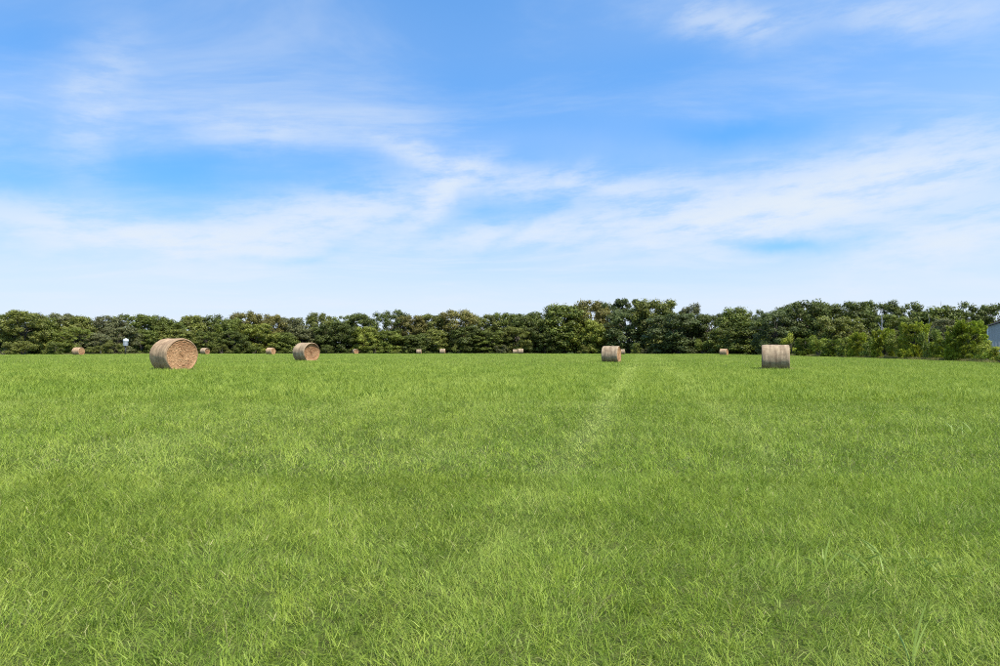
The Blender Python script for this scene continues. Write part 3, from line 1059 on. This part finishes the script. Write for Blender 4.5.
LB = 'trees behind the field'
TREES = [  # px, top row, width px, row offset, kind, colour, label
    (-4, 315, 34, 8, 'oak', 'mid', 'dark oak cut off by the left edge of the picture'),
    (23, 311, 38, 4, 'oak', 'olive', 'tall round olive-green oak, second from the left edge'),
    (44, 317, 30, 9, 'oak', 'mid', 'oak in the dip right of the leftmost tall round oak'),
    (62, 314, 28, 12, 'oak', 'grey', 'greyish dark oak rising behind the farthest left bale'),
    (79, 317, 28, 8, 'oak', 'olive', 'olive-brown oak with a blunt top above the farthest left bale'),
    (75, 328, 28, 2, 'oak', 'light', 'low light green tree directly above the farthest left bale'),
    (95, 334, 28, 2, 'oak', 'grey', 'low grey-green tree between the farthest left bale and the feeder'),
    (109, 316.5, 34, 10, 'oak', 'grey', 'wide grey-olive oak just left of the feeder'),
    (128, 315, 30, 14, 'open', 'mid', 'dark ragged-topped oak above the feeder'),
    (119, 327, 30, 3, 'oak', 'grey', 'dull grey-green tree right behind the feeder'),
    (141, 330, 26, 2, 'oak', 'mid', 'low green tree between the feeder and the largest bale'),
    (150, 315, 34, 12, 'oak', 'mid', 'broad oak above the left end of the largest bale'),
    (168, 319, 28, 8, 'oak', 'mid', 'oak with a lower top above the largest bale'),
    (176, 330, 30, 2, 'oak', 'olive', 'low olive tree straight behind the largest bale'),
    (193, 316, 28, 11, 'oak', 'olive', 'yellowish olive oak above the right end of the largest bale'),
    (209, 315, 30, 14, 'open', 'dark', 'dark ragged oak above the small bale beside the largest one'),
    (206, 332, 24, 1, 'oak', 'mid', 'low tree behind the small bale beside the largest one'),
    (228, 319, 30, 8, 'oak', 'mid', 'oak in the low stretch left of the golden-topped oak'),
    (233, 331, 28, 2, 'oak', 'dark', 'low dark tree in front of the golden-topped oak, on its left'),
    (246, 312.5, 30, 10, 'oak', 'brown', 'tall golden-topped oak left of the sunken-ended bale'),
    (257, 324, 30, 3, 'oak', 'yellow', 'yellow-green tree in front of the golden-topped oak'),
    (270, 315, 30, 9, 'oak', 'brown', 'brownish oak directly above the small bale between two large ones'),
    (284, 333, 26, 1, 'oak', 'mid', 'low tree just left of the sunken-ended bale'),
    (291, 318, 28, 9, 'oak', 'grey', 'grey-green oak above the left side of the sunken-ended bale'),
    (299, 329, 32, 3, 'oak', 'grey', 'rounded silvery tree straight behind the sunken-ended bale'),
    (319, 313.5, 30, 12, 'oak', 'olive', 'yellow-olive oak above the right of the sunken-ended bale'),
    (335, 322, 32, 3, 'oak', 'dark', 'large near-black oak right of the sunken-ended bale'),
    (341, 315.5, 26, 12, 'open', 'mid', 'ragged green oak behind the near-black oak'),
    (361, 314, 34, 10, 'oak', 'dark', 'dark flat-topped oak behind the pale yellow-green tree'),
    (364, 327, 26, 2, 'oak', 'yellow', 'pale yellow-green tree above the tiny orange-brown bale'),
    (388, 331, 32, 2, 'oak', 'light', 'rounded fresh green tree right of the pale yellow-green one'),
    (394, 310, 36, 12, 'open', 'dark', 'tall dark oak with tufted top, highest left of the picture centre'),
    (411, 316, 30, 8, 'oak', 'brown', 'brownish oak right of the tufted tall dark oak'),
    (417, 334, 28, 1, 'oak', 'dark', 'low dark tree behind the faintest tiny bale'),
    (431, 315, 32, 10, 'oak', 'olive', 'olive oak left of the big golden-olive oak'),
    (437, 330, 26, 2, 'oak', 'olive', 'low olive tree above the tiny pale bale left of centre'),
    (456, 310.5, 44, 8, 'oak', 'brown', 'big golden-olive oak with a domed top left of centre'),
    (465, 326, 30, 2, 'oak', 'dark', 'deep dark tree below the big golden-olive oak'),
    (484, 315, 30, 10, 'oak', 'olive', 'olive oak right of the big golden-olive oak'),
    (489, 331, 30, 2, 'oak', 'mid', 'low green tree left of the two touching bales'),
    (506, 313.5, 30, 12, 'oak', 'mid', 'oak rising above the two touching bales, left of centre line'),
    (517, 327, 30, 2, 'oak', 'olive', 'low olive tree right behind the two touching bales'),
    (529, 313, 34, 10, 'oak', 'dark', 'broad dark oak right above the two touching bales'),
    (545, 326, 30, 2, 'oak', 'dark', 'low dark tree at the left foot of the tallest clump'),
    (564, 305.5, 46, 4, 'oak', 'mid', 'large sunlit green oak at the left shoulder of the tallest clump'),
    (592, 301.5, 46, 10, 'oak', 'brown', 'tall brown-topped oak in the tallest clump'),
    (590, 321, 28, 0, 'oak', 'yellow', 'yellow-green young tree left behind the orange-ended bale'),
    (609, 303, 24, 14, 'open', 'blue', 'narrow dark tree just left of the two pines'),
    (621, 297.5, 26, 20, 'pine', 'blue', 'left one of two flat-topped pines above the orange-ended bale'),
    (639, 298, 31, 22, 'pine', 'blue', 'right one of two flat-topped pines above the orange-ended bale'),
    (628, 309, 44, 6, 'oak', 'blue', 'dark bluish oak straight below the two pines'),
    (657, 300, 40, 12, 'oak', 'olive', 'tall olive oak with rounded top right of the two pines'),
    (678, 314, 50, 0, 'oak', 'blue', 'big round blue-green tree standing forward right of centre'),
    (691, 304, 24, 18, 'open', 'grey', 'grey-topped tree showing above the big round blue-green tree'),
    (711, 314, 32, 10, 'oak', 'dark', 'dark oak right of the big round blue-green tree'),
    (736, 309, 34, 10, 'oak', 'mid', 'bright green pointed oak left above the grey-brown bale'),
    (726, 328, 32, 2, 'oak', 'mid', 'low tree behind the tiny brown bale'),
    (749, 322, 44, 0, 'oak', 'mid', 'bulky green tree immediately left of the grey-brown bale'),
    (757, 310, 18, 16, 'open', 'blue', 'small tuft-topped tree beside the sky gap above the grey-brown bale'),
]
for px, top, wp, off, kind, col, lab in TREES:
    tree(px, top, wp, tree_depth(px) + off, kind, col, lab)
RIGHT = [  # explicit depths, beyond the hedge
    (776, 311, 36, 150, 'oak', 'blue', 'bluish oak directly above the grey-brown bale'),
    (788, 302.5, 30, 156, 'open', 'dark', 'tall tufted oak just right of the sky gap'),
    (809, 301.5, 40, 150, 'oak', 'dark', 'tall dark oak over the left end of the hedge'),
    (828, 304, 32, 158, 'oak', 'mid', 'oak with a flat crown right of the tall dark oak above the hedge'),
    (838, 317, 40, 128, 'oak', 'olive', 'pale olive dome-shaped tree just behind the hedge'),
    (856, 302, 44, 148, 'oak', 'dark', 'wide dark oak left of the pale dead snag'),
    (882, 303, 34, 156, 'open', 'dark', 'open-crowned oak behind the pale dead snag'),
    (908, 301, 34, 146, 'open', 'dark', 'highest tufted oak right of the pale dead snag'),
    (893, 315, 34, 136, 'oak', 'mid', 'green oak filling in right of the pale dead snag'),
    (934, 308.5, 44, 140, 'oak', 'mid', 'level-topped oak with bare twigs above the tall hedge section'),
    (961, 303.5, 34, 138, 'open', 'dark', 'dark tufted oak above the biggest cedar bush'),
    (950, 319, 36, 128, 'oak', 'grey', 'dull lower tree behind the biggest cedar bush, on its left'),
    (979, 306.5, 28, 146, 'open', 'dark', 'open oak with sky holes left of the shed roof'),
    (1000, 303.5, 34, 136, 'open', 'dark', 'dark oak above the shed at the right edge'),
    (985, 317, 30, 142, 'oak', 'mid', 'lower oak just behind the left corner of the shed'),
]
for px, top, wp, dep, kind, col, lab in RIGHT:
    tree(px, top, wp, dep, kind, col, lab, group='trees beyond the hedge')
BUSH = [
    (4, 341, 26, -6, 'olive', 'low olive bush at the left edge of the wood foot'),
    (24, 340, 28, -5, 'olive', 'rounded olive bush second from the left edge'),
    (54, 341, 26, -4, 'mid', 'rounded bush left of the farthest left bale'),
    (112, 339, 24, -5, 'olive', 'smooth dome-shaped bush left of the feeder'),
    (93, 345, 20, -5, 'olive', 'low bush right of the farthest left bale'),
    (186, 345, 22, -3, 'mid', 'low bush behind the top right of the largest bale'),
    (222, 344, 26, -3, 'olive', 'low bush right of the small bale beside the largest one'),
    (254, 345, 24, -3, 'mid', 'low bush left of the small bale between two large ones'),
    (327, 344, 20, -3, 'dark', 'low dark bush right of the sunken-ended bale'),
    (376, 343, 20, -3, 'light', 'low light bush right of the tiny orange-brown bale'),
    (459, 341, 16, -3, 'olive', 'small olive bush right of the tiny pale bale left of centre'),
    (500, 344, 18, -3, 'grey', 'small grey bush left of the two touching bales'),
    (583, 344, 16, -4, 'olive', 'small round bush left of the orange-ended bale'),
    (600, 346, 14, -3, 'yellow', 'low yellow-green bush partly behind the orange-ended bale'),
    (637, 342, 14, -5, 'light', 'small pointed bush right of the orange-ended bale'),
    (654, 345, 14, -4, 'olive', 'small bush at the left foot of the big round blue-green tree'),
    (702, 338, 22, -4, 'light', 'light green bush at the right foot of the big round blue-green tree'),
    (645, 348, 12, -4, 'grey', 'tiny greyish bush between two small bushes right of centre'),
]
for px, top, wp, off, col, lab in BUSH:
    tree(px, top, wp, tree_depth(px) + off, 'bush', col, lab, cat='bush', group='bushes at the foot of the wood')
CEDARS = [  # px, foot row, top row, width px, kind, colour
    (792, 355.2, 331, 20, 'bush', 'cedary', 'bright yellow-green bush at the far left end of the hedge'),
    (805, 356.0, 337, 20, 'cedar', 'cedard', 'second bush from the far left end of the hedge'),
    (818, 356.5, 334, 22, 'bush', 'cedar', 'hedge bush below the flat-crowned oak'),
    (832, 357.0, 338, 20, 'cedar', 'cedard', 'dark low hedge bush under the pale olive dome-shaped tree'),
    (845, 357.4, 335, 22, 'bush', 'cedar', 'rounded hedge bush right of the low dark one under the dome-shaped tree'),
    (858, 357.8, 331, 22, 'cedar', 'cedary', 'yellowish hedge bush left below the pale dead snag'),
    (871, 358.2, 337, 20, 'bush', 'cedard', 'hedge bush with a lower top left of the pale dead snag foot'),
    (884, 358.6, 327, 24, 'cedar', 'cedary', 'tall hedge bush at the foot of the pale dead snag'),
    (898, 359.2, 331, 24, 'bush', 'cedar', 'rounded hedge bush next right of the pale dead snag'),
    (914, 359.6, 320.5, 30, 'cedar', 'cedary', 'tallest bush in the middle of the hedge'),
    (930, 360.0, 327, 24, 'bush', 'cedard', 'dark hedge bush round the thin bare stem'),
    (943, 360.6, 332, 24, 'cedar', 'cedar', 'lower hedge bush left of the biggest cedar bush'),
    (967, 361.8, 318.5, 44, 'cedar', 'cedar', 'biggest cedar bush with feathery top, left of the shed'),
    (987, 362.6, 338, 22, 'bush', 'cedary', 'small pale bush below the left corner of the shed'),
    (1003, 364.6, 342, 28, 'bush', 'cedary', 'low pale bush cut off by the right edge below the shed'),
]
for px, foot, top, wp, kind, col, lab in CEDARS:
    z = float(np.interp(px, [800, 1060], [-0.32, -0.1]))
    dep = (CAM_H - z) * FOC / (foot - HOR) + wp / FOC * 35
    tree(px, top, wp * 1.2, dep, kind, col, lab, name='cedar_bush' if kind == 'cedar' else 'hedge_bush', cat='bush', group='bushes of the hedge row')

# the wood's interior behind the counted trees
cs, rr, cn = [], [], []
for px in np.arange(-130, 1130, 4.5):
    for row in range(3):
        d = tree_depth(px) + 24 + 12 * row + RNG.uniform(-4, 4)
        x = X(px, d); z = gz(x, d)
        hh = RNG.uniform(.45, 1.0) ** .8 * (Zp(317.5, d) - z) * (.85 + .1 * row)
        for k in range(3):
            cs.append((x + RNG.normal(0, 1.2), d, z + hh * (k + .4) / 3)); rr.append(RNG.uniform(1.3, 2.2)); cn.append(36)
V, F = leaf_cloud(cs, rr, cn, .42, .8)
wood = obj('woodland', mesh_from('woodland', V, F, M_LEAF), kind='stuff', label='dense dark green interior of the wood behind the edge trees', cat='woodland')
wood.color = (.085, .105, .024, 1)


# ---------------------------------------------------------------- dead wood
def snag(px, top, depth, label, r=.16, twigs=7, spread=1.6, name='dead_tree', bare_from=.35):
    x = X(px, depth); z = gz(x, depth)
    h = Zp(top, depth) - z
    root = bpy.data.objects.new(name, None); COL.objects.link(root)
    root.location = (x, depth, z)
    root['label'] = label; root['category'] = 'dead tree'
    mb = MB()
    pts = [Vector((.10 * math.sin(k * 1.7), .08 * math.cos(k * 2.1), h * k / 6 - (.2 if k == 0 else 0))) for k in range(7)]
    mb.tube(pts, [r * (1 - .82 * k / 6) for k in range(7)], 8)
    obj('trunk', mb.mesh('snag_trunk', M_DEAD, True), root)
    for k in range(twigs):
        t = bare_from + (1 - bare_from) * (k + .4) / twigs
        p = pts[int(t * 6)].lerp(pts[min(6, int(t * 6) + 1)], t * 6 - int(t * 6))
        a = k * 2.4 + px
        q = p + Vector((math.cos(a) * spread * (1.1 - t), math.sin(a) * spread * (1.1 - t), spread * RNG.uniform(.5, .9)))
        m2 = MB()
        m2.tube([p, p.lerp(q, .5) + Vector((0, 0, -.08)), q], [r * .42, r * .26, r * .1], 5, False)
        for e in range(2):
            s0 = p.lerp(q, .45 + .25 * e)
            m2.tube([s0, s0 + Vector((RNG.normal(0, .3), RNG.normal(0, .3), .45))], [r * .16, r * .05], 4, False)
        obj('branch', m2.mesh('snag_branch', M_DEAD, True), root)


snag(881.5, 311, 124, 'pale bleached dead snag standing behind the hedge', .24, 8, 1.3)
snag(929, 313.5, 91, 'thin bare stem poking up from the middle of the hedge', .04, 5, .6, bare_from=.6)
snag(942, 304.5, 139, 'bare twiggy treetop showing above the level-topped oak', .09, 8, 1.3, bare_from=.7)
snag(100.6, 341.5, 157, 'short white dead stub between the farthest left bale and the feeder', .13, 3, .5)


# ---------------------------------------------------------------- game feeder
def feeder():
    d = 146
    x = X(125.6, d); z = gz(x, d)
    H = Zp(338, d) - z
    steel = mat_plain('galvanised_drum', (.42, .43, .44), .45, .6, .5, .2, 5)
    white = mat_plain('white_painted_lid', (.80, .80, .80), .4, 0, .5, .04, 5)
    darkm = mat_plain('dark_steel_pipe', (.05, .05, .05), .5, .3, .5, .3, 8)
    root = bpy.data.objects.new('game_feeder', None); COL.objects.link(root)
    root.location = (x, d, z)
    root['label'] = 'white-topped grey drum feeder on a thin dark post, left of the largest bale'; root['category'] = 'feeder'
    mb = MB()
    mb.tube([(.12, -.1, -.2), (.12, -.1, H - 1.75)], [.09, .09], 10)
    mb.tube([(-.40, .35, -.2), (-.16, .16, H - 1.75)], [.045, .045], 8)
    obj('post', mb.mesh('feeder_post', darkm, True), root)
    mb = MB()
    zb = H - 1.72
    mb.tube([(0, 0, zb), (0, 0, zb + .02), (0, 0, zb + .30), (0, 0, zb + .32), (0, 0, zb + .62), (0, 0, zb + .64), (0, 0, zb + 1.0)],
            [.40, .50, .50, .53, .53, .50, .50], 28)
    drum = obj('drum', mb.mesh('feeder_drum', steel), root)
    mb = MB()
    mb.box((0, -.2, zb - .12), (.30, .30, .22))
    obj('spreader_box', mb.mesh('feeder_spreader', darkm), root)
    mb = MB()
    mb.tube([(.06, 0, zb + 1.0), (.06, 0, zb + 1.04), (.06, 0, zb + 1.38), (.06, 0, zb + 1.40), (.06, 0, zb + 1.62)], [.54, .56, .56, .50, .08], 28)
    obj('lid', mb.mesh('feeder_lid', white), root)


feeder()


# ---------------------------------------------------------------- metal shed
def shed():
    d = 92.0
    x0 = X(988.2, d); z0 = gz(x0, d)
    m_wall, n = material('grey_blue_sheet_metal')
    tc = n.new('ShaderNodeTexCoord').outputs['Object']
    f = n.noise(tc, 1.2, 5, .6).outputs[0]
    finish(n, principled(n, n.mix(n.ramp(f, .3, .7), (.30, .305, .32, 1), (.36, .365, .38, 1)), .5, None, spec=.4).outputs[0])
    m_roof = mat_plain('dark_roof_sheet', (.11, .10, .10), .5, .2, .4, .15, 2)
    m_trim = mat_plain('pale_shed_trim', (.55, .57, .60), .5, 0, .4, .08, 4)
    root = bpy.data.objects.new('metal_shed', None); COL.objects.link(root)
    root.location = (x0, d, z0)
    root.rotation_euler = (0, 0, R(-39))
    root['label'] = 'grey sheet-metal shed with dark sloping roof edge at the right edge'; root['category'] = 'shed'
    W, Lg = 12.0, 16.0
    eave = Zp(326.2, d) - z0
    ridge = eave + W / 2 * math.tan(R(20))

    def roofz(u):
        return eave + (W / 2 - abs(u - W / 2)) * math.tan(R(20))
    # gable and rear walls from ribbed sheets about a metre wide
    for yy in (0.0, Lg):
        for k in range(12):
            u0, u1 = k + .006, k + .994
            m1 = MB()
            base = [(u0, yy, -.1), (u1, yy, -.1), (u1, yy, roofz(u1) - .06), (u0, yy, roofz(u0) - .06)]
            if yy == 0 and k in (4, 5, 6, 7):
                base[0] = (u0, yy, 3.2); base[1] = (u1, yy, 3.2)
            m1.poly(base if yy else base, .04)
            for r_ in (.17, .5, .83):
                ux = u0 + r_ * .988
                b = base[0][2]; t = roofz(ux) - .08
                m1.box((ux, yy - .055 if yy == 0 else yy + .02, (b + t) / 2), (.06, .035, t - b))
            obj('wall_sheet', m1.mesh('gable_sheet', m_wall), root)
    for u in (0.0, W):
        for k in range(16):
            m1 = MB()
            m1.box((u, k + .5, eave / 2 - .05), (.05, .985, eave - .12))
            for r_ in (.2, .5, .8):
                m1.box((u + (-.04 if u == 0 else .04), k + r_, eave / 2 - .05), (.035, .06, eave - .14))
            obj('wall_sheet', m1.mesh('side_sheet', m_wall), root)
    for sgn in (-1, 1):
        rf = None
        m1 = MB()
        ov = .35
        e0 = (W / 2 + ov)
        zr = ridge + .02; ze = eave - ov * math.tan(R(20)) + .02
        pts = [(W / 2, -.4, zr), (W / 2 + sgn * e0, -.4, ze), (W / 2 + sgn * e0, Lg + .4, ze), (W / 2, Lg + .4, zr)]
        if sgn < 0: pts = pts[::-1]
        m1.poly(pts, .10)
        rf = obj('roof', m1.mesh('shed_roof', m_roof), root)
        for k in range(17):
            m2 = MB()
            yk = -.3 + k * 1.02
            m2.tube([(W / 2 + sgn * .1, yk, zr + .10), (W / 2 + sgn * e0, yk, ze + .12)], [.03, .03], 4)
            obj('roof_rib', m2.mesh('shed_roof_rib', m_roof), rf)
    m1 = MB()
    m1.box((6, -.03, 1.55), (3.95, .06, 3.2))
    for r_ in range(8): m1.box((6, -.08, .25 + r_ * .4), (3.95, .04, .05))
    obj('roller_door', m1.mesh('shed_door', m_trim), root)
    for u in (-.03, W + .03):
        m1 = MB(); m1.box((u, -.06, eave / 2 - .06), (.16, .16, eave - .1))
        obj('corner_trim', m1.mesh('shed_corner', m_trim), root)


shed()


# ---------------------------------------------------------------- broad-leaved weeds in the foreground
M_WEED, n = material('weed_leaf')
isl = n.new('ShaderNodeNewGeometry').outputs['Random Per Island']
tcw = n.new('ShaderNodeTexCoord').outputs['Object']
finish(n, leafy(n, n.mix(n.noise(tcw, 30, 3, .6).outputs[0], (.25, .33, .06, 1), (.34, .42, .11, 1)), .3, .5, .3))


def ribbon(path, width):
    """a blade-like leaf with a folded midrib along a path"""
    V, F = [], []
    pts = [Vector(p) for p in path]
    n_ = len(pts)
    for i, p in enumerate(pts):
        t = i / (n_ - 1)
        tg = (pts[min(i + 1, n_ - 1)] - pts[max(i - 1, 0)]).normalized()
        sdv = tg.cross(Vector((0, 1, .2))).normalized()
        ww = width * (math.sin(math.pi * (.12 + .88 * t)) ** .7 + .03) * .5 if t < 1 else width * .02
        up = sdv.cross(tg) * ww * .5
        V += [tuple(p - sdv * ww + up), tuple(p), tuple(p + sdv * ww + up)]
        if i:
            a = 3 * (i - 1); b = 3 * i
            F += [(a, a + 1, b + 1, b), (a + 1, a + 2, b + 2, b + 1)]
    return mesh_from('weed_blade', V, F, M_WEED, True)


def weed(px, py, label, leaves, name='broad_leaved_weed', spread=0.0):
    d = CAM_H * FOC / (py - HOR)
    x = X(px, d); z = gz(x, d)
    d = (CAM_H - z) * FOC / (py - HOR); x = X(px, d)
    root = bpy.data.objects.new(name, None); COL.objects.link(root)
    root.location = (x, d, gz(x, d)); root['label'] = label; root['category'] = 'weed'; root['group'] = 'weeds in the grass'
    for (ang, ln, wdt, lean, bend) in leaves:
        p = Vector((RNG.normal(0, 1) * spread * 1.6, RNG.normal(0, 1) * spread, 0)); path = [p.copy()]
        th = lean
        for k in range(8):
            p = p + Vector((math.sin(th) * math.cos(ang), math.sin(th) * math.sin(ang), math.cos(th))) * ln / 8
            th += bend / 8
            path.append(p.copy())
        obj('leaf', ribbon(path, wdt), root)


weed(822, 572, 'pale upright weed with two broad blades, right foreground', [(0.3, .22, .013, .05, .4), (.1, .18, .012, .45, .5), (2.9, .15, .010, .5, 1.0), (1.2, .16, .010, .3, .9), (4.2, .17, .011, .4, .8)])
weed(908, 668, 'tall weed with one long broad blade at the lower right edge', [(0.0, .30, .011, .08, .35), (.4, .22, .009, .25, .6), (2.6, .18, .009, .6, 1.0), (1.7, .2, .009, .3, .9)])
weed(958, 436, 'bright weed tuft farther back on the right side of the field', [(a * 1.05, .20 + .03 * (a % 3), .018, .3 + .12 * (a % 2), .9) for a in range(9)], spread=.12)
weed(890, 566, 'low pale weed patch with many small leaves, right foreground', [(a * 2.4, .13 + .02 * (a % 4), .011, .35 + .14 * (a % 5), 1.0) for a in range(42)], spread=.10)
